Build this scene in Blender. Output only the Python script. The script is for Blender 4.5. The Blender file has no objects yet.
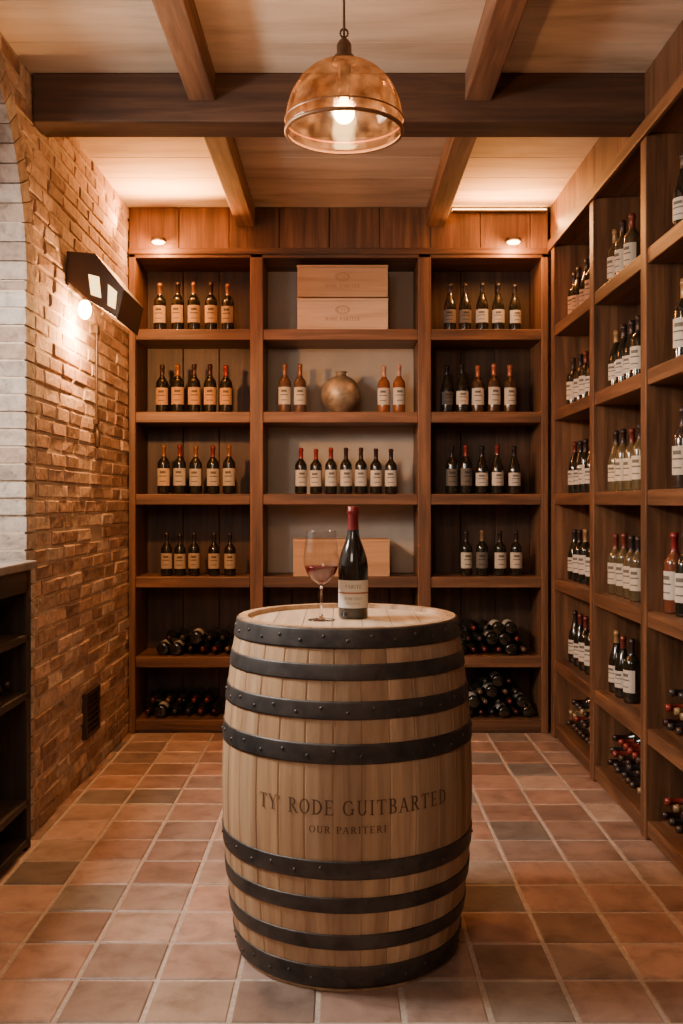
import bpy, math, random
from mathutils import Matrix, Vector
random.seed(7)
R = random.random
def U(a,b): return a+(b-a)*R()

# ------------------------------------------------------------------ mesh builder
class MB:
    def __init__(s): s.v=[];s.f=[];s.m=[];s.c=[];s.s=[]
    def face(s,idx,m=0,c=(1,1,1),sm=False):
        s.f.append(tuple(idx));s.m.append(m);s.c.append(c);s.s.append(sm)
    def box(s,x0,x1,y0,y1,z0,z1,m=0,c=(1,1,1),M=None):
        b=len(s.v)
        for p in ((x0,y0,z0),(x1,y0,z0),(x1,y1,z0),(x0,y1,z0),(x0,y0,z1),(x1,y0,z1),(x1,y1,z1),(x0,y1,z1)):
            s.v.append(tuple(M@Vector(p)) if M else p)
        for q in ((3,2,1,0),(4,5,6,7),(0,1,5,4),(1,2,6,5),(2,3,7,6),(3,0,4,7)):
            s.face([b+i for i in q],m,c)
    def prism(s,pts,y0,y1,m=0,c=(1,1,1)):   # pts in XZ, extruded along Y
        b=len(s.v);n=len(pts)
        for y in (y0,y1):
            for p in pts: s.v.append((p[0],y,p[1]))
        s.face([b+i for i in range(n)],m,c); s.face([b+n+i for i in range(n-1,-1,-1)],m,c)
        for i in range(n):
            j=(i+1)%n; s.face([b+i,b+n+i,b+n+j,b+j],m,c)
    def lathe(s,prof,M=None,seg=16,cols=None,mats=None,sm=True,a0=0,a1=2*math.pi):
        b=len(s.v);full=abs(a1-a0-2*math.pi)<1e-6;n=seg if full else seg+1
        M=M or Matrix()
        for r,z in prof:
            for i in range(n):
                a=a0+(a1-a0)*i/seg
                s.v.append(tuple(M@Vector((r*math.cos(a),r*math.sin(a),z))))
        for k in range(len(prof)-1):
            for i in range(seg):
                j=(i+1)%n if full else i+1
                s.face([b+k*n+i,b+k*n+j,b+(k+1)*n+j,b+(k+1)*n+i],mats[k] if mats else 0,cols[k] if cols else (1,1,1),sm)
    def build(s,name,mats,bevel=0,parent=None,fixn=False):
        me=bpy.data.meshes.new(name);me.from_pydata(s.v,[],s.f)
        for m in mats: me.materials.append(m)
        me.polygons.foreach_set('material_index',s.m)
        me.polygons.foreach_set('use_smooth',s.s)
        at=me.color_attributes.new('Col','FLOAT_COLOR','CORNER')
        buf=[]
        for f,c in zip(s.f,s.c):
            buf.extend([c[0],c[1],c[2],1.0]*len(f))
        at.data.foreach_set('color',buf)
        me.update()
        o=bpy.data.objects.new(name,me);bpy.context.collection.objects.link(o)
        if bevel:
            b=o.modifiers.new('bevel','BEVEL');b.width=bevel;b.segments=2;b.limit_method='ANGLE';b.angle_limit=math.radians(50)
        if parent: o.parent=parent
        return o
def empty(name):
    o=bpy.data.objects.new(name,None);bpy.context.collection.objects.link(o);o.empty_display_size=.1;return o

# ------------------------------------------------------------------ materials
def newmat(name):
    m=bpy.data.materials.new(name);m.use_nodes=True
    nt=m.node_tree;return m,nt,nt.nodes['Principled BSDF']
def N(nt,t,**k):
    n=nt.nodes.new(t)
    for a,b in k.items(): setattr(n,a,b)
    return n
def colmul(nt,src,bs):
    a=N(nt,'ShaderNodeAttribute',attribute_name='Col')
    mx=N(nt,'ShaderNodeMix',data_type='RGBA',blend_type='MULTIPLY');mx.inputs[0].default_value=1
    nt.links.new(src,mx.inputs[6]);nt.links.new(a.outputs['Color'],mx.inputs[7])
    nt.links.new(mx.outputs[2],bs.inputs['Base Color'])
def textured(name,c0,c1,scale=(8,8,8),nscale=1.0,rough=.6,bump=.2,detail=6,metal=0,c2=None,spec=.5,bd=.01,lo=.3,hi=.7):
    m,nt,bs=newmat(name)
    tc=N(nt,'ShaderNodeTexCoord');mp=N(nt,'ShaderNodeMapping');mp.inputs['Scale'].default_value=scale
    no=N(nt,'ShaderNodeTexNoise');no.inputs['Scale'].default_value=nscale;no.inputs['Detail'].default_value=detail;no.inputs['Roughness'].default_value=.62
    no.inputs['Distortion'].default_value=.4
    rp=N(nt,'ShaderNodeValToRGB');rp.color_ramp.elements[0].position=lo;rp.color_ramp.elements[1].position=hi
    rp.color_ramp.elements[0].color=(*c0,1);rp.color_ramp.elements[1].color=(*c1,1)
    if c2:
        e=rp.color_ramp.elements.new((lo+hi)/2);e.color=(*c2,1)
    nt.links.new(tc.outputs['Object'],mp.inputs[0]);nt.links.new(mp.outputs[0],no.inputs['Vector']);nt.links.new(no.outputs[0],rp.inputs[0])
    colmul(nt,rp.outputs[0],bs)
    bs.inputs['Roughness'].default_value=rough;bs.inputs['Metallic'].default_value=metal
    bs.inputs['Specular IOR Level'].default_value=spec
    if bump:
        bp=N(nt,'ShaderNodeBump');bp.inputs['Strength'].default_value=bump;bp.inputs['Distance'].default_value=bd
        nt.links.new(no.outputs[0],bp.inputs['Height']);nt.links.new(bp.outputs[0],bs.inputs['Normal'])
    return m
def flat(name,col=(1,1,1),rough=.5,metal=0,usecol=True,coat=0,spec=.5):
    m,nt,bs=newmat(name)
    if usecol:
        rgb=N(nt,'ShaderNodeRGB');rgb.outputs[0].default_value=(*col,1);colmul(nt,rgb.outputs[0],bs)
    else: bs.inputs['Base Color'].default_value=(*col,1)
    bs.inputs['Roughness'].default_value=rough;bs.inputs['Metallic'].default_value=metal;bs.inputs['Coat Weight'].default_value=coat
    bs.inputs['Specular IOR Level'].default_value=spec
    return m
def emis(name,col,st):
    m=bpy.data.materials.new(name);m.use_nodes=True;nt=m.node_tree;nt.nodes.clear()
    e=N(nt,'ShaderNodeEmission');e.inputs[0].default_value=(*col,1);e.inputs[1].default_value=st
    o=N(nt,'ShaderNodeOutputMaterial');nt.links.new(e.outputs[0],o.inputs[0]);return m

WD=((.058,.025,.011),(.235,.108,.048),(.128,.057,.025))
def woodset(pref,cs,rough=.5):
    r=[]
    for ax,sc in (('x',(1.5,26,26)),('y',(26,1.5,26)),('z',(26,26,1.5))):
        r.append(textured(pref+'_'+ax,cs[0],cs[1],sc,1.0,rough,.25,c2=cs[2],bd=.004))
    return r
WOOD=woodset('brown_wood',WD,.5)
BEAM=woodset('beam_wood',((.070,.031,.015),(.25,.125,.062),(.15,.068,.032)),.7)
DARK=woodset('dark_wood',((.012,.008,.006),(.05,.028,.018),(.025,.015,.01)),.6)
PALE=woodset('pale_crate_wood',((.42,.27,.16),(.62,.45,.30),(.54,.37,.235)),.6)
OAK=textured('barrel_oak',(.30,.175,.095),(.58,.39,.225),(24,24,1.2),1.0,.55,.25,c2=(.47,.295,.165),bd=.003)
OAKH=textured('barrel_head_oak',(.42,.30,.2),(.68,.54,.4),(26,1.5,26),1.0,.5,.15,c2=(.58,.44,.3),bd=.003)
CEIL=textured('limewashed_boards',(.36,.275,.195),(.70,.59,.465),(1.0,6,6),1.0,.8,.25,c2=(.57,.46,.35),bd=.004)
BRICK=textured('brick_clay',(.55,.5,.48),(1.15,1.12,1.08),(22,22,22),1.0,.9,.9,c2=(.9,.88,.86),spec=.2,bd=.012)
MORT=textured('lime_mortar',(.38,.29,.21),(.58,.46,.35),(40,40,40),1.0,.95,.6,spec=.1,bd=.006)
PLAST=textured('grey_plaster',(.40,.345,.285),(.51,.445,.375),(3,3,3),1.0,.85,.1)
TILE=textured('terracotta_tile',(.58,.54,.52),(1.18,1.14,1.1),(9,9,9),1.0,.33,.25,c2=(.92,.9,.88),bd=.006)
GROUT=textured('grout',(.36,.28,.22),(.54,.44,.36),(60,60,60),1.0,.9,.4,bd=.003)
IRON=textured('hoop_iron',(.035,.031,.030),(.10,.088,.08),(14,14,14),1.0,.5,.25,metal=.55,bd=.003)
STEEL=flat('black_metal',(.055,.033,.022),.45,.4,False)
BGL=flat('bottle_glass',(1,1,1),.12,0,True,.6)
CAP=flat('bottle_capsule',(1,1,1),.35,.2)
LAB=flat('paper_label',(1,1,1),.7)
INK=flat('label_ink',(1,1,1),.7)
BM=[BGL,CAP,LAB,INK]
BRASS=textured('aged_brass',(.13,.10,.07),(.50,.41,.30),(14,14,14),1.0,.5,.3,metal=.5,c2=(.33,.26,.18),bd=.006)
BURN=flat('burnt_lettering',(.12,.06,.032),.8,0,False)
STONE=textured('stone_counter',(.32,.29,.26),(.55,.52,.48),(12,12,12),1.0,.4,.1)

# ------------------------------------------------------------------ serif lettering
def seg(p,q,w,n=1):
    out=[];dx,dy=q[0]-p[0],q[1]-p[1];L=math.hypot(dx,dy) or 1;nx,ny=-dy/L*w/2,dx/L*w/2
    for i in range(n):
        a=i/n;b=(i+1)/n
        A=(p[0]+dx*a,p[1]+dy*a);B=(p[0]+dx*b,p[1]+dy*b)
        out.append([(A[0]-nx,A[1]-ny),(B[0]-nx,B[1]-ny),(B[0]+nx,B[1]+ny),(A[0]+nx,A[1]+ny)])
    return out
def arc(cx,cy,rx,ry,a0,a1,wt=.15,wn=.05,n=14):
    out=[]
    def P(a,o):
        w=(wn+(wt-wn)*abs(math.cos(a)))
        return (cx+(rx+o*w/2)*math.cos(a),cy+(ry+o*w/2)*math.sin(a))
    for i in range(n):
        a=math.radians(a0+(a1-a0)*i/n);b=math.radians(a0+(a1-a0)*(i+1)/n)
        out.append([P(a,-1),P(b,-1),P(b,1),P(a,1)])
    return out
T_=.14;t_=.055
def ser(x,y,w=.34): return seg((x-w/2,y),(x+w/2,y),.05,2)
def stem(x,y0=0.02,y1=.98): return seg((x,y0),(x,y1),T_)+ser(x,.025)+ser(x,.975)
def glyph(c):
    if c=='I': return stem(.2),.4
    if c=='T': return seg((.4,0.02),(.4,.98),T_)+ser(.4,.025)+seg((.03,.965),(.77,.965),.06,4)+seg((.05,.98),(.05,.78),.05)+seg((.75,.98),(.75,.78),.05),.8
    if c=='E': return stem(.2)+seg((.2,.965),(.66,.965),.06,3)+seg((.2,.5),(.52,.5),t_,2)+seg((.2,.035),(.7,.035),.06,3)+seg((.65,.98),(.65,.8),.05)+seg((.69,.02),(.69,.22),.05)+seg((.52,.4),(.52,.6),.05),.74
    if c=='O': return arc(.42,.5,.34,.47,0,360,n=24),.84
    if c=='D': return stem(.2)+arc(.3,.5,.46,.46,-90,90)+seg((.2,.965),(.32,.965),t_)+seg((.2,.035),(.32,.035),t_),.84
    if c=='G': return arc(.44,.5,.36,.47,45,335,n=20)+seg((.76,.05),(.76,.42),T_)+ser(.76,.43,.3)+seg((.68,.95),(.74,.72),.05),.92
    if c=='U': return seg((.2,.3),(.2,.98),T_)+seg((.68,.3),(.68,.98),.07)+arc(.44,.3,.24,.27,180,360)+ser(.2,.975)+ser(.68,.975,.26),.86
    if c=='R': return stem(.2)+arc(.35,.74,.24,.23,-90,90,n=8)+seg((.2,.965),(.36,.965),t_)+seg((.2,.51),(.36,.51),t_)+seg((.38,.5),(.72,.03),.13)+ser(.76,.025,.2),.84
    if c=='P': return stem(.2)+arc(.35,.73,.25,.24,-90,90,n=8)+seg((.2,.965),(.36,.965),t_)+seg((.2,.49),(.36,.49),t_),.68
    if c=='B': return stem(.2)+arc(.35,.75,.22,.22,-90,90,n=8)+arc(.37,.27,.26,.24,-90,90,n=8)+seg((.2,.965),(.36,.965),t_)+seg((.2,.52),(.38,.52),t_)+seg((.2,.035),(.38,.035),t_),.74
    if c=='A': return seg((.12,.03),(.42,.98),.06)+seg((.42,.98),(.74,.03),.14)+seg((.24,.34),(.62,.34),t_,2)+ser(.12,.025,.26)+ser(.74,.025,.3),.86
    if c=='Y': return seg((.4,.02),(.4,.48),T_)+seg((.4,.45),(.1,.97),.13)+seg((.4,.45),(.7,.97),.06)+ser(.4,.025)+ser(.1,.975,.3)+ser(.7,.975,.26),.8
    if c=="'": return seg((.1,.98),(.06,.72),.09),.16
    return [],.42
def textpolys(t,width,height,gap=.14):
    x=0;P=[]
    for ch in t:
        g,w=glyph(ch)
        P+=[[(x+p[0],p[1]) for p in q] for q in g]
        x+=w+gap
    tot=x-gap;sx=width/tot
    return [[((p[0]-tot/2)*sx,(p[1]-.5)*height) for p in q] for q in P]
def addtext(mb,t,width,height,fn,m=0,c=(1,1,1)):
    for q in textpolys(t,width,height):
        b=len(mb.v)
        for p in q: mb.v.append(tuple(fn(p[0],p[1])))
        mb.face([b,b+1,b+2,b+3],m,c)

# ------------------------------------------------------------------ room shell
H=3.04; XL=-1.233; XR=1.2; YB=5.95; YF=-1.2
RC=.83; YC=3.78-RC; ZS=2.2   # arch
# floor
mb=MB()
mb.box(-1.85,1.75,YF,6.1,-.12,-.0035,1)
ts=.225
pal=[(.40,.245,.18),(.43,.28,.215),(.34,.22,.165),(.49,.345,.27),(.33,.235,.19),(.26,.215,.185),(.43,.32,.255),(.215,.19,.17),(.31,.265,.225)]
x=-.739-ts*5
while x<1.75:
    y=2.932-ts*19
    while y<6.1:
        g=.0055;b=len(mb.v);h=U(-.0015,.0015);e=.004
        c=random.choice(pal[:5]) if R()<.55 else random.choice(pal)
        k=U(.72,1.18);c=tuple(v*k for v in c)
        x0,x1,y0,y1=x+g+U(0,.002),x+ts-g-U(0,.002),y+g+U(0,.002),y+ts-g-U(0,.002)
        for (a,bb,z,ee) in ((0,0,-.01,0),(0,0,-.003+h,0),(0,0,h,e)):
            mb.v+= [(x0+ee,y0+ee,z),(x1-ee,y0+ee,z),(x1-ee,y1-ee,z),(x0+ee,y1-ee,z)]
        mb.face([b+8,b+9,b+10,b+11],0,c)
        for L in (0,4):
            for i in range(4):
                j=(i+1)%4; mb.face([b+L+i,b+L+j,b+L+4+j,b+L+4+i],0,c)
        y+=ts
    x+=ts
mb.build('floor',[TILE,GROUT])
# ceiling boards
mb=MB();mb.box(-1.85,1.75,YF,6.1,H+.03,H+.12,0,(.5,.5,.5))
y=YF
while y<6.1:
    k=U(.92,1.06);mb.box(-1.85,1.75,y+.0015,y+.2985,H,H+.03,0,(k,k*.99,k*.97));y+=.30
mb.build('ceiling',[CEIL],.002)
# walls
mb=MB();mb.box(-1.85,1.75,YB+.03,YB+.15,0,H,0);mb.build('wall_back',[PLAST])
mb=MB();mb.box(-1.85,1.75,YF-.12,YF,0,H,0);mb.build('wall_front',[PLAST])
mb=MB();mb.box(1.60,1.75,YF,6.1,0,H,0);mb.build('wall_right',[PLAST])

# left brick wall with arched opening
mb=MB()
XM=XL-.006
mb.box(-1.75,XM,3.80,YB,0,H,1);mb.box(-1.75,XM,YF,YC-RC-.02,0,H,1)
RR=RC+.03;n=32
for i in range(n):
    ya=YC-RR+2*RR*i/n;yb=YC-RR+2*RR*(i+1)/n;ym=(ya+yb)/2
    z=ZS+math.sqrt(max(0,RR*RR-(ym-YC)**2))
    if z<H-.005: mb.box(-1.75,XM,ya,yb,z,H,1)
bp=[(.40,.265,.185),(.46,.31,.22),(.52,.37,.27),(.34,.22,.155),(.56,.43,.33),(.42,.29,.215),(.31,.205,.15)]
def brick(p,ax,c,dep=.0):  # p=(x0,x1,y0,y1,z0,z1)
    e=.006;x0,x1,y0,y1,z0,z1=p;b=len(mb.v);j=lambda:U(-.0035,.0035)
    mb.v+=[(x0,y0,z0),(x0,y1,z0),(x0,y1,z1),(x0,y0,z1)]
    mb.v+=[(x1-e,y0+j(),z0+j()),(x1-e,y1+j(),z0+j()),(x1-e,y1+j(),z1+j()),(x1-e,y0+j(),z1+j())]
    mb.v+=[(x1+j(),y0+e+j(),z0+e),(x1+j(),y1-e+j(),z0+e),(x1+j(),y1-e+j(),z1-e),(x1+j(),y0+e+j(),z1-e)]
    mb.face([b+8,b+9,b+10,b+11],0,c)
    for L in (0,4):
        for i in range(4):
            k=(i+1)%4;mb.face([b+L+i,b+L+k,b+L+4+k,b+L+4+i],0,c)
rowh=.0675;r=0;z=0.002
while z+rowh<=H+.01:
    zt=min(z+rowh-.010,H-.002);zm=(z+zt)/2
    off=(r%2)*.115+U(-.02,.02)
    y=YF-.2+off
    # opening interval
    rr=RC+.115
    if zm<ZS: ya,yb=YC-rr,YC+rr
    elif zm<ZS+rr: d=math.sqrt(rr*rr-(zm-ZS)**2);ya,yb=YC-d,YC+d
    else: ya=yb=None
    while y<YB:
        L=U(.19,.235);y0=max(y,YF);y1=min(y+L-.011,YB)
        c=random.choice(bp);k=U(.8,1.15);c=tuple(v*k for v in c)
        ints=[(y0,y1)]
        if ya is not None: ints=[(y0,min(y1,ya-.008)),(max(y0,yb+.008),y1)]
        for q0,q1 in ints:
            if q1-q0>.02: brick((XM-.03,XL+U(-.004,.004),q0,q1,z,zt),0,c)
        y+=L
    z+=rowh;r+=1
# pale jamb bricks and voussoirs
def palec():
    k=U(.72,.98);c=random.choice([(.40,.32,.265),(.44,.37,.31),(.37,.27,.21),(.46,.40,.35)]);return tuple(v*k for v in c)
def jamb(ysgn):
    z=.002;r=0
    while z<ZS-.01:
        zt=min(z+rowh-.009,ZS-.004);xs=[-1.75,-1.60,-1.36,XL+.004] if r%2 else [-1.75,-1.48,XL+.004]
        w=.115 if r%2 else .108
        for i in range(len(xs)-1):
            a,b_=xs[i],xs[i+1]-(.009 if i<len(xs)-2 else 0)
            j=U(-.004,.004)
            if ysgn>0: mb.box(a,b_,3.78+j,3.78+w,z,zt,0,palec())
            else: mb.box(a,b_,YC-RC-w,YC-RC+j,z,zt,0,palec())
        z+=rowh;r+=1
jamb(1);jamb(-1)
mb.box(-1.75,XL-.004,3.785,3.85,0,ZS,1);mb.box(-1.75,XL-.004,YC-RC-.05,YC-RC-.006,0,ZS,1)
nv=36
for i in range(nv):
    a0=math.pi*i/nv+.003;a1=math.pi*(i+1)/nv-.003
    xs=[-1.75,-1.60,-1.36,XL+.006] if i%2 else [-1.75,-1.48,XL+.006]
    for q in range(len(xs)-1):
        xa,xb=xs[q],xs[q+1]-(.009 if q<len(xs)-2 else 0);b=len(mb.v);ri=RC+U(-.004,.004);ro=min(RC+.105,99);c=palec()
        for xx in (xa,xb):
            for (rad,a) in ((ri,a0),(ro,a0),(ro,a1),(ri,a1)):
                mb.v.append((xx,YC+rad*math.cos(a),min(ZS+rad*math.sin(a),H-.002)))
        for qd in ((0,1,2,3),(7,6,5,4),(0,4,5,1),(1,5,6,2),(2,6,7,3),(3,7,4,0)): mb.face([b+t for t in qd],0,c)
mb.build('wall_left',[BRICK,MORT])
# outer wall of the niche with a window
mb=MB()
mb.box(-1.85,-1.755,YF,6.1,0,1.25,0);mb.box(-1.85,-1.755,YF,6.1,2.75,H,0)
mb.box(-1.85,-1.755,YF,2.35,1.25,2.75,0);mb.box(-1.85,-1.755,3.55,6.1,1.25,2.75,0)
mb.build('wall_niche',[PLAST])
wn=empty('window_1')
mb=MB()
for a in ((2.35,2.40,1.25,2.75),(3.5,3.55,1.25,2.75),(2.4,3.5,1.25,1.3),(2.4,3.5,2.70,2.75),(2.93,2.97,1.3,2.7),(2.4,3.5,1.98,2.02)):
    mb.box(-1.83,-1.77,a[0],a[1],a[2],a[3],0)
mb.build('window_frame',[DARK[2]],.003,wn)
mb=MB();mb.box(-1.815,-1.81,2.4,3.5,1.3,2.7,0);mb.build('window_pane',[emis('daylight_pane',(1,.93,.85),1.2)],0,wn)

# ------------------------------------------------------------------ ceiling beams
def shade(): 
    k=U(.85,1.15);return (k,k,k)
mb=MB();mb.box(XL+.005,1.235,3.85,4.02,2.843,H,0,(.40,.38,.37));mb.build('trim_1',[BEAM[0]],.008)
def longbeam(name,xa,xb):
    m=MB();m.box(xa,xb,4.02,5.6,2.925,H,1);m.box(xa,xb,YF,3.85,2.925,H,1);m.build(name,[BEAM[0],BEAM[1]],.006)
longbeam('trim_2',-.605,-.50);longbeam('trim_3',.490,.595)

# ------------------------------------------------------------------ shelving
TOPS=[2.335,1.857,1.382,.903,.441,.077];TH=.062
YS=5.6
mb=MB()   # mats: wood x,y,z , plaster
V=lambda:(lambda k:(k,k,k))(U(.8,1.2))
cols=[(-1.229,-1.19),(-.528,-.453),(.442,.517),(1.155,1.195)]
for a,b_ in cols: mb.box(a,b_,YS,YB,0,2.77,2,V())
for t in TOPS:
    for (a,b_) in ((-1.19,-.528),(-.453,.442),(.517,1.155)):
        mb.box(a,b_,YS+.006,YB-.01,t-TH,t,0,V())
mb.box(-1.19,1.155,YS+.01,YB,0,.015,0,(.5,.5,.5))
# back panels : vertical boards in side bays, plaster in the centre
for (a,b_) in ((-1.19,-.528),(.517,1.155)):
    n=3;w=(b_-a)/n
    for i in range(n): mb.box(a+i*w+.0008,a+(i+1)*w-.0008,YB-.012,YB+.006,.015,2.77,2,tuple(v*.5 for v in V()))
mb.box(-.453,.442,YB-.012,YB+.006,.903,2.77,3)
n=6;w=.895/n
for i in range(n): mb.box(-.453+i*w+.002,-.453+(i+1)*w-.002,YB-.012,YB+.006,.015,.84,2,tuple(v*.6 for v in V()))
# top & fascia
mb.box(-1.229,1.195,YS,YB,2.745,2.785,0,V())
x=-1.229
while x<1.19:
    w=min(.29,1.195-x);mb.box(x+.0015,x+w-.0015,YS+.004,YS+.03,2.785,H-.001,2,tuple(v*.95 for v in V()));x+=w
mb.box(-1.229,1.195,YS-.012,YS+.004,2.765,2.80,0,(.8,.8,.8))
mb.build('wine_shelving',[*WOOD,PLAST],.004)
# right-hand unit
mb=MB();XBK=1.56
posts=[5.52,4.66,3.86,3.06,2.26,1.46]
for p in posts: mb.box(XR,XBK,p-.035,p+.035,0,2.79,2,V())
for i in range(len(posts)-1):
    y1=posts[i]-.035;y0=posts[i+1]+.035
    for t in TOPS: mb.box(XR+.006,XBK,y0,y1,t-TH,t,1,V())
    n=5;w=(y1-y0)/n
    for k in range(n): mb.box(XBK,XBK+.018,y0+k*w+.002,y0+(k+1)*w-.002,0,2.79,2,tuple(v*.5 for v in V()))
mb.box(XR,XBK,1.425,5.555,2.79,2.83,1,V())
y=1.425
while y<5.59:
    w=min(.4,5.59-y);mb.box(XR+.004,XR+.03,y+.0015,y+w-.0015,2.83,H-.001,2,V());y+=w
mb.box(XR-.014,XR+.006,1.425,5.59,2.775,2.835,1,(.85,.85,.85))
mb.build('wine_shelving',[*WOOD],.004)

# ------------------------------------------------------------------ bottles
GD=(.012,.012,.008)
def bottle(mb,M,kind='bdx',h=.285,r=.037,glass=GD,cap=(.02,.015,.015),lab=(.55,.42,.27),seg_=16,ink=True,capf=.76,nolab=False):
    if kind=='bdx': P=[(0,.004),(r*.85,0),(r*.98,.004),(r,.012),(r,.60*h),(r*.95,.645*h),(r*.75,.69*h),(r*.5,.73*h),(r*.38,.765*h),(r*.36,.80*h)]
    else: P=[(0,.004),(r*.85,0),(r*.98,.004),(r,.012),(r,.47*h),(r*.96,.53*h),(r*.84,.60*h),(r*.64,.68*h),(r*.46,.745*h),(r*.38,.80*h)]
    P+=[(r*.35,.93*h),(r*.41,.935*h),(r*.41,.965*h),(r*.37,.972*h),(r*.37,h),(0,h)]
    ms=[];cs=[]
    for k in range(len(P)-1):
        iscap=P[k][1]>=capf*h
        ms.append(1 if iscap else 0);cs.append(cap if iscap else glass)
    mb.lathe(P,M,seg_,cs,ms)
    if nolab: return
    top=.52*h if kind=='bdx' else .44*h
    bot=.17*h;a=math.radians(72);rl=r+.0008
    mb.lathe([(rl,bot),(rl,top)],M,max(8,seg_//2),[lab],[2],True,-math.pi/2-a,-math.pi/2+a)
    if ink:
        d=tuple(v*.22 for v in lab);rl+=.0006
        for (u,v,w) in ((.70,.84,.45),(.52,.58,.6),(.22,.27,.5)):
            z0=bot+(top-bot)*u;z1=bot+(top-bot)*v
            mb.lathe([(rl,z0),(rl,z1)],M,6,[d],[3],True,-math.pi/2-w,-math.pi/2+w)
def px2x(px,Y): return (px-341.5)/970*Y
TAN=(.52,.36,.20);CRM=(.50,.43,.33);WHT=(.54,.49,.41)
def row(pxs,shelf,Y,spec,h=.285,r=.037):
    mb=MB()
    for i,px in enumerate(pxs):
        s=spec(i);k=s.pop('kind','bdx')
        M=Matrix.Translation((px2x(px,Y),Y+U(-.008,.008),TOPS[shelf]+.0005))@Matrix.Rotation(U(-.25,.25),4,'Z')
        bottle(mb,M,k,h*U(.98,1.02),r,**s)
    mb.build('wine_bottle_row',BM)
YBt=5.70
L1=lambda i:dict(cap=(.03,.015,.01) if i%2 else (.22,.09,.03),lab=TAN if i<4 else (.35,.25,.15))
L2=lambda i:dict(cap=random.choice([(.28,.03,.02),(.3,.11,.03),(.05,.02,.015)]),lab=(.5,.28,.12))
L3=lambda i:dict(cap=(.25,.11,.04) if i%2==0 else (.2,.03,.02),lab=random.choice([TAN,(.45,.38,.3)]),kind='bdx')
L4=lambda i:dict(cap=(.03,.02,.015),lab=(.40,.29,.18))
row([160,178,194,211,228],0,YBt,L1);row([162,178,194,210,226],1,YBt,L2)
row([164,180,196,213,229],2,YBt,L3);row([167,180,194,214,230],3,YBt,L4,.25,.034)
row([285,300],1,YBt,lambda i:dict(cap=(.3,.12,.06),lab=WHT,glass=(.10,.05,.03)))
row([384,399],1,YBt,lambda i:dict(cap=(.55,.30,.20),lab=WHT,glass=(.22,.07,.02),kind='bdx'))
row([301,316,331,346,361,376,391],2,YBt,lambda i:dict(cap=(.25,.02,.02) if i<3 else (.03,.012,.012),lab=(.55,.50,.42)),.27,.036)
row([450,465,482,498,515],0,YBt,lambda i:dict(cap=(.03,.02,.02),lab=(.14,.11,.09) if i<2 else (.5,.47,.42),kind='brg'))
row([447,462,478,494,510],1,YBt,lambda i:dict(cap=(.02,.015,.015) if i<2 else (.45,.14,.07),lab=(.08,.07,.06) if i==0 else WHT,glass=GD if i<2 else (.06,.03,.015),kind='brg' if i<2 else 'bdx'))
row([452,466,482,497,514],2,YBt,lambda i:dict(cap=(.2,.03,.02) if i%2 else (.02,.015,.015),lab=(.12,.1,.08) if i<2 else WHT,kind='brg' if i>1 else 'bdx'))
row([466,482,500,516],3,YBt,lambda i:dict(cap=(.2,.12,.06) if i==1 else (.03,.02,.02),lab=(.12,.1,.08) if i==1 else CRM),.265,.036)
# right wall standing bottles: label faces the room (-X)
def rrow(ys,shelf,x,spec,h=.285,r=.037):
    mb=MB()
    for i,y in enumerate(ys):
        s=spec(i);k=s.pop('kind','bdx')
        M=Matrix.Translation((x+U(-.006,.006),y,TOPS[shelf]+.0005))@Matrix.Rotation(-math.pi/2+.5+U(-.2,.2),4,'Z')
        bottle(mb,M,k,h*U(.98,1.02),r,**s)
    mb.build('wine_bottle_row',BM)
RCAPS=[(.03,.02,.02),(.14,.03,.02),(.30,.18,.08),(.05,.03,.02),(.03,.02,.02)]
GRN=(.085,.06,.03);AMB=(.13,.04,.02)
def rs(glass=GD,lab=WHT,kinds=('bdx','brg')):
    return lambda i:dict(cap=random.choice(RCAPS),lab=lab,glass=glass,kind=random.choice(kinds))
A=[5.42,5.29,5.16,5.03];B=[4.56,4.44,4.32,4.20];C=[3.76,3.645,3.53,3.41,3.29];D=[2.95,2.82,2.69,2.5];E=[2.1,1.95,1.8]
for k,(a,bq) in enumerate([(0,0),(1,1),(2,2),(3,3),(4,4)]):
    rrow(A,k,1.30,rs(lab=(.35,.2,.12) if k==0 else WHT))
rrow(B[:3],0,1.29,rs(lab=CRM,glass=(.06,.04,.02)));rrow(B,1,1.29,rs());rrow(B,2,1.29,rs(glass=(.10,.07,.03),lab=(.6,.5,.35)))
rrow(B,3,1.29,rs(glass=GRN,lab=CRM));rrow(B[:3],4,1.29,rs(lab=WHT))
rrow(C[1:],1,1.29,rs(lab=WHT),.31,.04);rrow(C[1:],2,1.29,rs(glass=(.03,.02,.015),lab=CRM),.31,.04);rrow(C,3,1.29,lambda i:dict(cap=(.2,.02,.02) if i==0 else (.03,.02,.02),lab=WHT,glass=AMB if i==0 else GD),.31,.04);rrow(C[1:],0,1.29,rs(),.31,.04)
for k in range(4): rrow(D,k,1.30,rs());rrow(E,k,1.30,rs())
# piles
def pile(x0,n,layers,shelf,r=.037,h=.28,y=None):
    mb=MB()
    for L in range(layers):
        for i in range(n-L):
            xx=x0+r+.001+(2*r+.003)*i+L*(r+.0015);zz=TOPS[shelf]+r+.001+L*(r*1.76)
            cap=random.choice([(.03,.01,.01),(.13,.02,.02),(.04,.03,.03),(.15,.09,.05),(.03,.03,.03),(.07,.01,.01)])
            if R()<.6: M=Matrix.Translation((xx,YB-.02-U(0,.02),zz))@Matrix.Rotation(U(-.03,.03),4,'Z')@Matrix.Rotation(math.pi/2,4,'X')
            else: M=Matrix.Translation((xx,YS+.03+U(0,.02),zz))@Matrix.Rotation(U(-.03,.03),4,'Z')@Matrix.Rotation(-math.pi/2,4,'X')
            bottle(mb,M,'bdx',h,r,cap=cap,lab=(.5,.45,.38),ink=False,seg_=14)
    mb.build('wine_bottle_pile',BM)
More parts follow.
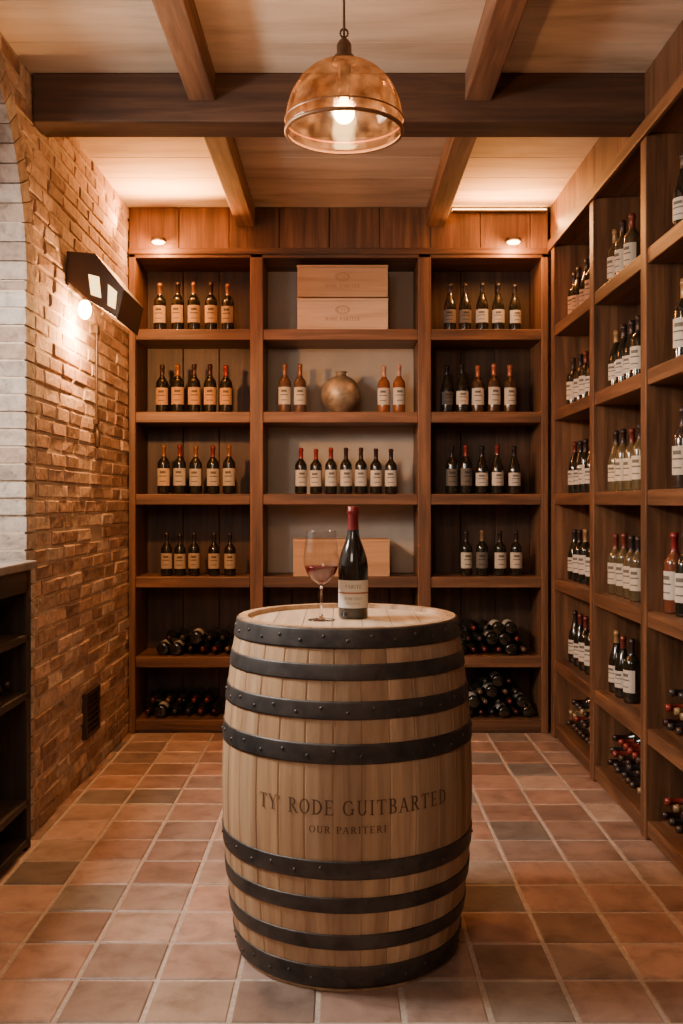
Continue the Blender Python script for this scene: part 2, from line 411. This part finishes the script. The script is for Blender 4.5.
pile(-1.08,6,2,4);pile(-1.17,6,2,5);pile(.66,6,3,4,.035);pile(.70,6,4,5,.034)
def rpile(y0,n,layers,shelf,r=.037,h=.28):
    mb=MB()
    for L in range(layers):
        for i in range(n-L):
            yy=y0+r+.001+(2*r+.003)*i+L*(r+.0015);zz=TOPS[shelf]+r+.001+L*(r*1.76)
            cap=random.choice([(.03,.01,.01),(.22,.03,.02),(.05,.03,.02),(.3,.2,.1),(.04,.03,.03)])
            M=Matrix.Translation((XBK-.02-U(0,.02),yy,zz))@Matrix.Rotation(U(-.03,.03),4,'Z')@Matrix.Rotation(-math.pi/2,4,'Y')
            bottle(mb,M,'bdx',h,r,cap=cap,lab=(.5,.45,.38),ink=False,seg_=14)
    mb.build('wine_bottle_pile',BM)
rpile(4.78,8,3,5);rpile(3.98,8,3,5);rpile(3.19,8,2,5);rpile(3.19,8,3,4);rpile(2.32,8,2,5);rpile(2.32,8,3,4)

# ------------------------------------------------------------------ crates, vase
def crate(x0,x1,y0,y1,z0,z1,tint,logo=True):
    mb=MB();t=.012
    zm=(z0+z1)/2
    mb.box(x0,x1,y0,y0+t,z0,z1-.014,0,tint)
    mb.box(x0,x1,y1-t,y1,z0,z1-.014,0,tint)
    mb.box(x0+.002,x0+t,y0+t,y1-t,z0,z1-.014,1,tint);mb.box(x1-t,x1-.002,y0+t,y1-t,z0,z1-.014,1,tint)
    mb.box(x0+t,x1-t,y0+t,y1-t,z0,z0+.01,0,tint)
    mb.box(x0-.003,x1+.003,y0-.003,y1+.003,z1-.0135,z1,0,tuple(v*1.05 for v in tint))
    cx=(x0+x1)/2
    if logo:
        c=(.30,.17,.09)
        fn=lambda u,v:(cx+u,y0-.0012,zm-.028+v)
        addtext(mb,'RODE PARITER',.20,.02,fn,2,c)
        for k in range(2):
            rr=.028-.006*k
            for i in range(20):
                a=math.pi*2*i/20;b2=math.pi*2*(i+1)/20;b=len(mb.v)
                for (rad,an) in ((rr,a),(rr,b2),(rr-.0025,b2),(rr-.0025,a)): mb.v.append((cx+rad*1.5*math.cos(an),y0-.0012,zm+.025+rad*math.sin(an)*.9))
                mb.face([b,b+1,b+2,b+3],2,c)
        addtext(mb,'TIA',.03,.018,lambda u,v:(cx+u,y0-.0014,zm+.025+v),2,c)
    mb.build('wooden_wine_crate',[PALE[0],PALE[1],INK],.0015)
crate(-.256,.268,5.625,5.88,TOPS[0]+.190,TOPS[0]+.375,(.88,.80,.70))
crate(-.256,.270,5.632,5.88,TOPS[0]+.0005,TOPS[0]+.183,(1.22,1.28,1.38))
crate(-.28,.28,5.64,5.88,TOPS[3]+.0005,TOPS[3]+.215,(1.0,.80,.60))
mb=MB();rv=.117;z0=TOPS[1]+.0005
P=[(0,0),(.045,0),(.05,.004)]
for i in range(1,18):
    a=-math.pi/2+.42+(math.pi-.42-.3)*i/17;P.append((rv*math.cos(a),.112+rv*1.0*math.sin(a)))
P+=[(.030,.232),(.028,.240),(.036,.246),(.036,.250),(.026,.250),(.024,.235),(0,.235)]
mb.lathe(P,Matrix.Translation((-.003,5.75,z0)),40)
mb.build('round_brass_vase',[BRASS])

# ------------------------------------------------------------------ barrel
BX,BY,BH=.017,2.97,.99
def br(z): 
    t=(z-.495)/.495
    return .331+.048*(1-t*t)
barrel=empty('wine_barrel')
mb=MB();ns=30
for i in range(ns):
    a0=2*math.pi*(i+U(-.12,.12)*0)/ns;a1=2*math.pi*(i+1)/ns
    k=U(.74,1.15);w=U(-.03,.03);c=(k*(1+w),k,k*(1-w*1.5))
    ang=[(a0,-.0025),(a0+.012,0),((a0+a1)/2,.0006),(a1-.012,0),(a1,-.0025)]
    zs=[BH*j/26 for j in range(27)];b=len(mb.v)
    for z in zs:
        for an,o in ang: rr=br(z)+o;mb.v.append((BX+rr*math.cos(an),BY+rr*math.sin(an),z))
    for j in range(26):
        for q in range(4): mb.face([b+j*5+q,b+j*5+q+1,b+j*5+5+q+1,b+j*5+5+q],0,c,False)
    # chime top + inside lip
    for (zt,zd,fl) in ((BH,BH-.03,1),(0,.03,-1)):
        b=len(mb.v);ro=br(zt)-.001;ri=ro-.026
        for an in (a0+.002,a1-.002):
            mb.v+=[(BX+ro*math.cos(an),BY+ro*math.sin(an),zt),(BX+ri*math.cos(an),BY+ri*math.sin(an),zt),(BX+(ri-.004)*math.cos(an),BY+(ri-.004)*math.sin(an),zd)]
        mb.face([b,b+3,b+4,b+1],0,c);mb.face([b+1,b+4,b+5,b+2],0,c)
mb.build('staves',[OAK],0,barrel)
mb=MB();rh=br(BH)-.026;zt=BH-.014
for (zz) in (zt,.03):
    nb=7
    for i in range(nb):
        xa=-rh+2*rh*i/nb+.001;xb=-rh+2*rh*(i+1)/nb-.001;k=U(.88,1.08)
        pts=[]
        for j in range(9):
            xx=xa+(xb-xa)*j/8;pts.append((xx,-math.sqrt(max(0,rh*rh-xx*xx))))
        for j in range(8,-1,-1):
            xx=xa+(xb-xa)*j/8;pts.append((xx,math.sqrt(max(0,rh*rh-xx*xx))))
        b=len(mb.v)
        for p in pts: mb.v.append((BX+p[0],BY+p[1],zz))
        mb.face(list(range(b,b+len(pts))),0,(k,k,k))
mb.lathe([(0,zt-.004),(rh+.003,zt-.004)],Matrix.Translation((BX,BY,0)),40,[(.25,.2,.18)])
mb.build('barrel_heads',[OAKH],0,barrel)
hoops=[(.934,.988),(.850,.894),(.747,.796),(.630,.684),(.320,.371),(.227,.270),(.123,.166),(.010,.074)]
mb=MB()
for hi,(a,b_) in enumerate(hoops):
    pr=[(br(a)-.002,a),(br(a)+.0035,a+.0005)]+[(br(a+(b_-a)*t)+.004,a+(b_-a)*t) for t in (.1,.35,.65,.9)]+[(br(b_)+.0035,b_-.0005),(br(b_)-.002,b_)]
    mb.lathe(pr,Matrix.Translation((BX,BY,0)),96)
    if hi in (0,2,3,4,7) :
        nr=32
        for i in range(nr):
            an=2*math.pi*(i+.5*(hi%2))/nr;zz=(a+b_)/2+(.006 if i%2 else -.006);rr=br(zz)+.0035
            M=Matrix.Translation((BX+rr*math.cos(an),BY+rr*math.sin(an),zz))@Matrix.Rotation(an,4,'Z')@Matrix.Rotation(math.pi/2,4,'Y')
            mb.lathe([(.0055,0),(.0048,.002),(.0028,.0036),(0,.0042)],M,8)
mb.build('hoops',[IRON],0,barrel)
mb=MB()
def wrap(zc,off):
    def fn(u,v):
        z=zc+v;r_=br(z)+.0022;a=-math.pi/2+(u+off)/br(zc)
        return (BX+r_*math.cos(a),BY+r_*math.sin(a),z)
    return fn
addtext(mb,"TY' RODE GUITBARTED",.565,.040,wrap(.515,.02))
addtext(mb,'OUR PARITERI',.21,.019,wrap(.456,.0))
mb.build('burnt_lettering',[BURN],0,barrel)

# hero bottle
zt+=.0006
mb=MB();hb=.343;rb=.046;Mb=Matrix.Translation((.036,2.985,zt))
P=[(0,.012),(.02,.006),(rb*.85,0),(rb*.98,.003),(rb,.012),(rb,.44*hb),(rb*.98,.48*hb),(rb*.92,.53*hb),(rb*.80,.59*hb),(rb*.64,.65*hb),(rb*.5,.70*hb),(rb*.41,.745*hb),(rb*.37,.79*hb),(rb*.36,.80*hb),(rb*.345,.925*hb),(rb*.35,.93*hb),(rb*.40,.935*hb),(rb*.40,.965*hb),(rb*.36,.975*hb),(rb*.36,.997*hb),(rb*.3,hb),(0,hb)]
ms=[1 if p[1]>=.78*hb else 0 for p in P[:-1]];cs=[(.16,.012,.015) if m else (.010,.008,.006) for m in ms]
mb.lathe(P,Mb,48,cs,ms)
mb.lathe([(rb+.0008,.10*hb),(rb+.0008,.345*hb)],Mb,32,[(.62,.56,.46)],[2],True,-math.pi/2-1.35,-math.pi/2+1.35)
mb.lathe([(rb+.0012,.225*hb),(rb+.0012,.24*hb)],Mb,32,[(.35,.12,.06)],[3],True,-math.pi/2-1.3,-math.pi/2+1.3)
def wl(zc,of=0):
    def fn(u,v):
        a=-math.pi/2+(u+of)/rb;return Mb@Vector(((rb+.0015)*math.cos(a),(rb+.0015)*math.sin(a),zc+v))
    return fn
addtext(mb,'PARITE',.05,.011,wl(.29*hb),3,(.08,.05,.04));addtext(mb,'RODE GUIT',.055,.008,wl(.185*hb),3,(.1,.06,.05));addtext(mb,'OUR BARTERD',.04,.0045,wl(.14*hb),3,(.15,.1,.08))
mb.build('wine_bottle',BM)
# glass of red wine
GL,nt,bs=newmat('clear_glass');bs.inputs['Transmission Weight'].default_value=1;bs.inputs['Roughness'].default_value=0;bs.inputs['IOR'].default_value=1.45;bs.inputs['Base Color'].default_value=(.96,.96,.96,1)
# thin-walled bowl glass: fresnel mix of clear transmission and sharp reflection
TG=bpy.data.materials.new('thin_clear_glass');TG.use_nodes=True;nt=TG.node_tree;nt.nodes.clear()
fr=N(nt,'ShaderNodeFresnel')
ge=N(nt,'ShaderNodeNewGeometry');ma=N(nt,'ShaderNodeMath',operation='MULTIPLY_ADD');ma.inputs[1].default_value=1/1.9-1.9;ma.inputs[2].default_value=1.9
nt.links.new(ge.outputs['Backfacing'],ma.inputs[0]);nt.links.new(ma.outputs[0],fr.inputs[0])
tr=N(nt,'ShaderNodeBsdfTransparent');tr.inputs[0].default_value=(.97,.965,.955,1)
gs=N(nt,'ShaderNodeBsdfGlossy');gs.inputs['Roughness'].default_value=.03
mx=N(nt,'ShaderNodeMixShader');o=N(nt,'ShaderNodeOutputMaterial')
nt.links.new(fr.outputs[0],mx.inputs[0]);nt.links.new(tr.outputs[0],mx.inputs[1]);nt.links.new(gs.outputs[0],mx.inputs[2]);nt.links.new(mx.outputs[0],o.inputs[0])
WN,nt,bs=newmat('red_wine');bs.inputs['Base Color'].default_value=(.14,.010,.013,1);bs.inputs['Roughness'].default_value=.08
wg=empty('wine_glass')
MG=Matrix.Translation((-.061,2.93,zt))
mb=MB()
foot=[(0,0),(.041,0),(.0415,.0015),(.036,.003),(.018,.0055),(.007,.010),(.0042,.02),(.0036,.05),(.0038,.09),(.006,.1035),(0,.1055)]
mb.lathe(foot,MG,48);mb.build('glass_stem',[GL],0,wg)
mb=MB()
bowl=[(.001,.1060),(.006,.1065),(.016,.1125),(.031,.124),(.044,.142),(.0515,.162),(.0535,.18),(.052,.205),(.048,.235),(.044,.268)]
mb.lathe(bowl,MG,48);mb.lathe([(.0440,.2675),(.0450,.2686),(.0441,.2694),(.0432,.2686),(.0438,.2675)],MG,48);mb.build('glass_bowl',[TG],0,wg)
mb=MB();mb.lathe([(0,.1071),(.0055,.1078),(.0155,.1135),(.0303,.125),(.0432,.1428),(.0488,.157),(.0502,.162),(.0496,.1626),(0,.1622)],MG,48);mb.build('wine',[WN],0,wg)

# ------------------------------------------------------------------ pendant lamp
pl=empty('pendant_lamp');PX,PY,PZ=.0075,2.85,2.42
m=bpy.data.materials.new('amber_glass');m.use_nodes=True;nt=m.node_tree;nt.nodes.clear()
tc=N(nt,'ShaderNodeTexCoord');no=N(nt,'ShaderNodeTexNoise');no.inputs['Scale'].default_value=22;no.inputs['Detail'].default_value=5
nt.links.new(tc.outputs['Object'],no.inputs[0])
rp=N(nt,'ShaderNodeValToRGB');rp.color_ramp.elements[0].color=(.15,.07,.03,1);rp.color_ramp.elements[1].color=(.48,.27,.13,1);rp.color_ramp.elements[0].position=.35;rp.color_ramp.elements[1].position=.72
nt.links.new(no.outputs[0],rp.inputs[0])
tr=N(nt,'ShaderNodeBsdfTransparent');tr.inputs[0].default_value=(.72,.51,.33,1)
tl=N(nt,'ShaderNodeBsdfTranslucent');nt.links.new(rp.outputs[0],tl.inputs[0])
df=N(nt,'ShaderNodeBsdfDiffuse');nt.links.new(rp.outputs[0],df.inputs[0])
gs=N(nt,'ShaderNodeBsdfGlossy');gs.inputs['Roughness'].default_value=.12
bpn=N(nt,'ShaderNodeBump');bpn.inputs['Strength'].default_value=.3;bpn.inputs['Distance'].default_value=.003;nt.links.new(no.outputs[0],bpn.inputs['Height']);nt.links.new(bpn.outputs[0],gs.inputs['Normal'])
m1=N(nt,'ShaderNodeMixShader');m1.inputs[0].default_value=.65;nt.links.new(tl.outputs[0],m1.inputs[1]);nt.links.new(df.outputs[0],m1.inputs[2])
mr=N(nt,'ShaderNodeMapRange');mr.inputs[1].default_value=.4;mr.inputs[2].default_value=.75;mr.inputs[3].default_value=.06;mr.inputs[4].default_value=.18
nt.links.new(no.outputs[0],mr.inputs[0])
m2=N(nt,'ShaderNodeMixShader');nt.links.new(mr.outputs[0],m2.inputs[0]);nt.links.new(tr.outputs[0],m2.inputs[1]);nt.links.new(m1.outputs[0],m2.inputs[2])
m3=N(nt,'ShaderNodeMixShader');m3.inputs[0].default_value=.06;nt.links.new(m2.outputs[0],m3.inputs[1]);nt.links.new(gs.outputs[0],m3.inputs[2])
o=N(nt,'ShaderNodeOutputMaterial');nt.links.new(m3.outputs[0],o.inputs[0]);AG=m
mb=MB();P=[];rd=.172
for i in range(20):
    a=(math.pi/2)*(i/19)*.93
    P.append((rd*math.cos(a)**.85,.02+.185*math.sin(a)))
P=[(rd-.004,0),(rd,.002),(rd+.001,.012)]+P
mb.lathe(P,Matrix.Translation((PX,PY,PZ)),64);mb.build('glass_shade',[AG],0,pl)
mb=MB();M=Matrix.Translation((PX,PY,PZ))
mb.lathe([(rd-.006,-.004),(rd+.003,-.004),(rd+.004,.004),(rd-.002,.006),(rd-.006,-.004)],M,64)
mb.lathe([(rd+.002,.030),(rd+.0035,.033),(rd+.001,.036)],M,64)
mb.build('shade_rim',[flat('copper_rim',(.30,.15,.075),.4,.6,False)],0,pl)
mb=MB()
mb.lathe([(0,.10),(.018,.10),(.02,.13),(.02,.195),(.034,.20),(.036,.212),(.03,.222),(.022,.228),(.022,.255),(.015,.268),(.006,.275),(0,.276)],M,24)
mb.lathe([(.0035,.27),(.0035,H-PZ-.02)],M,10)
# chain-like loop
for k in range(2):
    for i in range(12):
        a=2*math.pi*i/12
        M2=M@Matrix.Translation((.011*math.cos(a)*(1-k)+0,.011*math.cos(a)*k,.290+.022*k+.013*math.sin(a)))
        mb.lathe([(0,-.0045),(.0045,0),(0,.0045)],M2,6)
mb.lathe([(0,H-PZ-.03),(.03,H-PZ-.028),(.045,H-PZ-.012),(.05,H-PZ-.001),(0,H-PZ-.001)],M,32)
mb.build('lamp_fitting',[flat('bronze_fitting',(.10,.055,.03),.4,.6,False)],0,pl)
mb=MB();P=[(.012,.10),(.014,.09)]
for i in range(12):
    a=math.pi/2-.35-(math.pi-.35)*i/11;P.append((max(0,.030*math.cos(a)),.055+.030*math.sin(a)))
mb.lathe(P,M,24);mb.build('light_bulb',[emis('warm_bulb',(1,.55,.18),60)],0,pl)

# ------------------------------------------------------------------ sconce
sc=empty('wall_sconce')
mb=MB()
prof=[(-1.224,2.455),(-1.10,2.445),(-.975,2.285),(-.995,2.235),(-1.005,2.155),(-1.06,2.17),(-1.224,2.315)]
y0,y1=4.33,4.76
# shell: top plate, front plate, ends with openings
def plate(p,q,t,ya,yb,mm=0):
    dx,dz=q[0]-p[0],q[1]-p[1];L=math.hypot(dx,dz);nx,nz=dz/L*t,-dx/L*t
    mb.prism([p,q,(q[0]+nx,q[1]+nz),(p[0]+nx,p[1]+nz)],ya,yb,mm)
plate((-1.228,2.455),(-1.10,2.445),-.008*-1,y0,y1);plate((-1.10,2.445),(-.97,2.285),.008,y0,y1);plate((-.97,2.285),(-1.0,2.15),.008,y0,y1)
mb.box(-1.228,-1.218,y0,y1,2.30,2.455,0)
for (ya,yb) in ((y0,y0+.008),(y1-.008,y1)):
    mb.prism([(-1.224,2.45),(-1.102,2.44),(-.977,2.285),(-1.002,2.155),(-1.13,2.235),(-1.224,2.32)],ya,yb,0)
mb.build('sconce_housing',[STEEL],.002,sc)
mb=MB()
mb.prism([(-1.135,2.33),(-1.0,2.29),(-1.02,2.18),(-1.135,2.255)],y0+.012,y1-.012,0)
mb.prism([(-1.128,2.35),(-1.082,2.338),(-1.073,2.245),(-1.117,2.26)],y0-.006,y0-.0005)
mb.prism([(-1.040,2.305),(-1.002,2.272),(-1.010,2.195),(-1.042,2.212)],y0-.006,y0-.0005)
mb.build('sconce_diffuser',[emis('sconce_glow',(1,.62,.22),4.5)],0,sc)
mb=MB()
mb.lathe([(.010,.12),(.012,.03),(.012,.02)],Matrix.Translation((-1.175,4.44,2.22)),12)
mb.build('bulb_holder',[STEEL],0,sc)
mb=MB();P=[]
for i in range(13):
    a=-math.pi/2+math.pi*i/12;P.append((max(0,.030*math.cos(a)),.045*math.sin(a)))
mb.lathe(P,Matrix.Translation((-1.175,4.44,2.215)),20);mb.build('sconce_bulb',[emis('sconce_bulb_glow',(1,.60,.22),60)],0,sc)
rod=MB()
rod.lathe([(.006,1.66),(.006,2.20)],Matrix.Translation((-1.215,4.81,0)),10)
rod.box(-1.228,-1.205,4.79,4.83,2.17,2.21);rod.box(-1.228,-1.205,4.79,4.83,1.72,1.745)
rod.lathe([(0,1.60),(.014,1.61),(.012,1.64),(.016,1.67),(.006,1.69)],Matrix.Translation((-1.21,4.81,0)),12)
rod.build('wall_hanging_iron_rod',[STEEL],.001)
# vent
mb=MB()
mb.box(-1.235,-1.212,4.62,4.64,.20,.42);mb.box(-1.235,-1.212,4.86,4.88,.20,.42);mb.box(-1.235,-1.212,4.64,4.86,.20,.22);mb.box(-1.235,-1.212,4.64,4.86,.40,.42)
mb.box(-1.238,-1.228,4.64,4.86,.22,.40)
for i in range(6): mb.box(-1.232,-1.218,4.64,4.86,.232+i*.028,.244+i*.028)
mb.build('wall_vent_grille',[STEEL],.001)

# ------------------------------------------------------------------ counter in the niche
cb=empty('counter_cabinet')
mb=MB();mb.box(-1.74,-1.18,2.16,3.765,1.075,1.108,0,(.45,.42,.4));mb.build('counter_top',[STONE],.006,cb)
mb=MB();ca,cbx=-1.74,-1.20
for yy in (2.17,2.93,3.70): mb.box(ca,cbx,yy,yy+.05,0.0005,1.074,2,V())
for zz in (.02,.17,.58,.80): mb.box(ca,cbx,2.2,3.72,zz,zz+.028,1,V())
mb.box(ca,ca+.02,2.2,3.72,0,1.07,2,(.6,.6,.6));mb.box(cbx-.02,cbx,2.2,3.72,.99,1.074,1,V())
mb.build('cabinet_frame',DARK,.003,cb)
mb=MB()
for zz in (.608,):
    for i in range(7):
        M=Matrix.Translation((-1.53,3.64-i*.095,zz+.04))@Matrix.Rotation(math.pi/2,4,'Y')
        bottle(mb,M,'bdx',.285,.037,cap=random.choice([(.03,.01,.01),(.04,.02,.02),(.03,.02,.015)]),nolab=True)
mb.build('cabinet_bottles',BM,0,cb)

# ------------------------------------------------------------------ downlights & LED strip
for px in (158,514):
    xx=px2x(px,5.52)
    d=empty('puck_downlight')
    mb=MB();M=Matrix.Translation((xx,5.535,2.825))
    mb.box(xx-.008,xx+.008,5.54,5.5875,2.838,2.846)
    mb.lathe([(0,.016),(.04,.016),(.044,.010),(.044,-.004),(.037,-.006)],M,24);mb.build('puck_body',[STEEL],0,d)
    mb=MB();mb.lathe([(.037,-.006),(.03,-.014),(0,-.018)],M,24);mb.build('puck_lens',[emis('puck_glow',(1,.58,.25),30)],0,d)
    l=bpy.data.lights.new('puck_light','POINT');l.energy=15;l.color=(1,.42,.12);l.shadow_soft_size=.03
    o=bpy.data.objects.new('puck_light',l);o.location=(xx,5.50,2.79);bpy.context.collection.objects.link(o);o.parent=d
def strip(name,xa,xb):
    d=empty(name);mb=MB();mb.box(xa,xb,5.575,5.60,3.005,3.015);mb.build('strip_channel',[STEEL],0,d)
    mb=MB();mb.box(xa,xb,5.577,5.598,3.0155,3.022);mb.build('strip_diodes',[emis('strip_glow',(1,.45,.13),16)],0,d)
strip('led_strip',.64,1.18)

def area(name,loc,target,size,sy,e,col):
    l=bpy.data.lights.new(name,'AREA');l.shape='RECTANGLE';l.size=size;l.size_y=sy;l.energy=e;l.color=col
    o=bpy.data.objects.new(name,l);o.location=loc;o.rotation_euler=(Vector(target)-Vector(loc)).to_track_quat('-Z','Y').to_euler();bpy.context.collection.objects.link(o)
def point(name,loc,e,col,s=.05):
    l=bpy.data.lights.new(name,'POINT');l.energy=e;l.color=col;l.shadow_soft_size=s
    o=bpy.data.objects.new(name,l);o.location=loc;bpy.context.collection.objects.link(o)
WARM=(1,.38,.09)
point('pendant_light',(PX,PY,PZ+.01),29,(1,.60,.32),.035)
point('sconce_light',(-1.14,4.44,2.13),78,(1,.45,.15),.04)
area('cove_light_left',(-.95,5.35,2.86),(-.95,5.1,3.04),.5,.1,32,WARM)
area('cove_light_right',(.92,5.45,2.90),(.92,5.3,3.04),.5,.06,14,WARM)
area('room_fill',(-.9,-.3,2.7),(.0,4.2,.9),1.2,1.0,34,(1,.85,.72))
area('window_daylight',(-1.73,2.85,2.2),(-.2,2.8,.9),.7,.7,120,(1,.91,.82))

w=bpy.data.worlds.new('world');bpy.context.scene.world=w;w.use_nodes=True
w.node_tree.nodes['Background'].inputs[0].default_value=(.6,.7,.9,1);w.node_tree.nodes['Background'].inputs[1].default_value=.3

cd=bpy.data.cameras.new('camera');cam=bpy.data.objects.new('camera',cd);bpy.context.collection.objects.link(cam)
cam.location=(0,0,1.33);cam.rotation_euler=(math.pi/2,0,0)
cd.sensor_fit='VERTICAL';cd.sensor_height=36;cd.lens=970/1024*36;cd.shift_y=-.0088;cd.clip_start=.05
bpy.context.scene.camera=cam
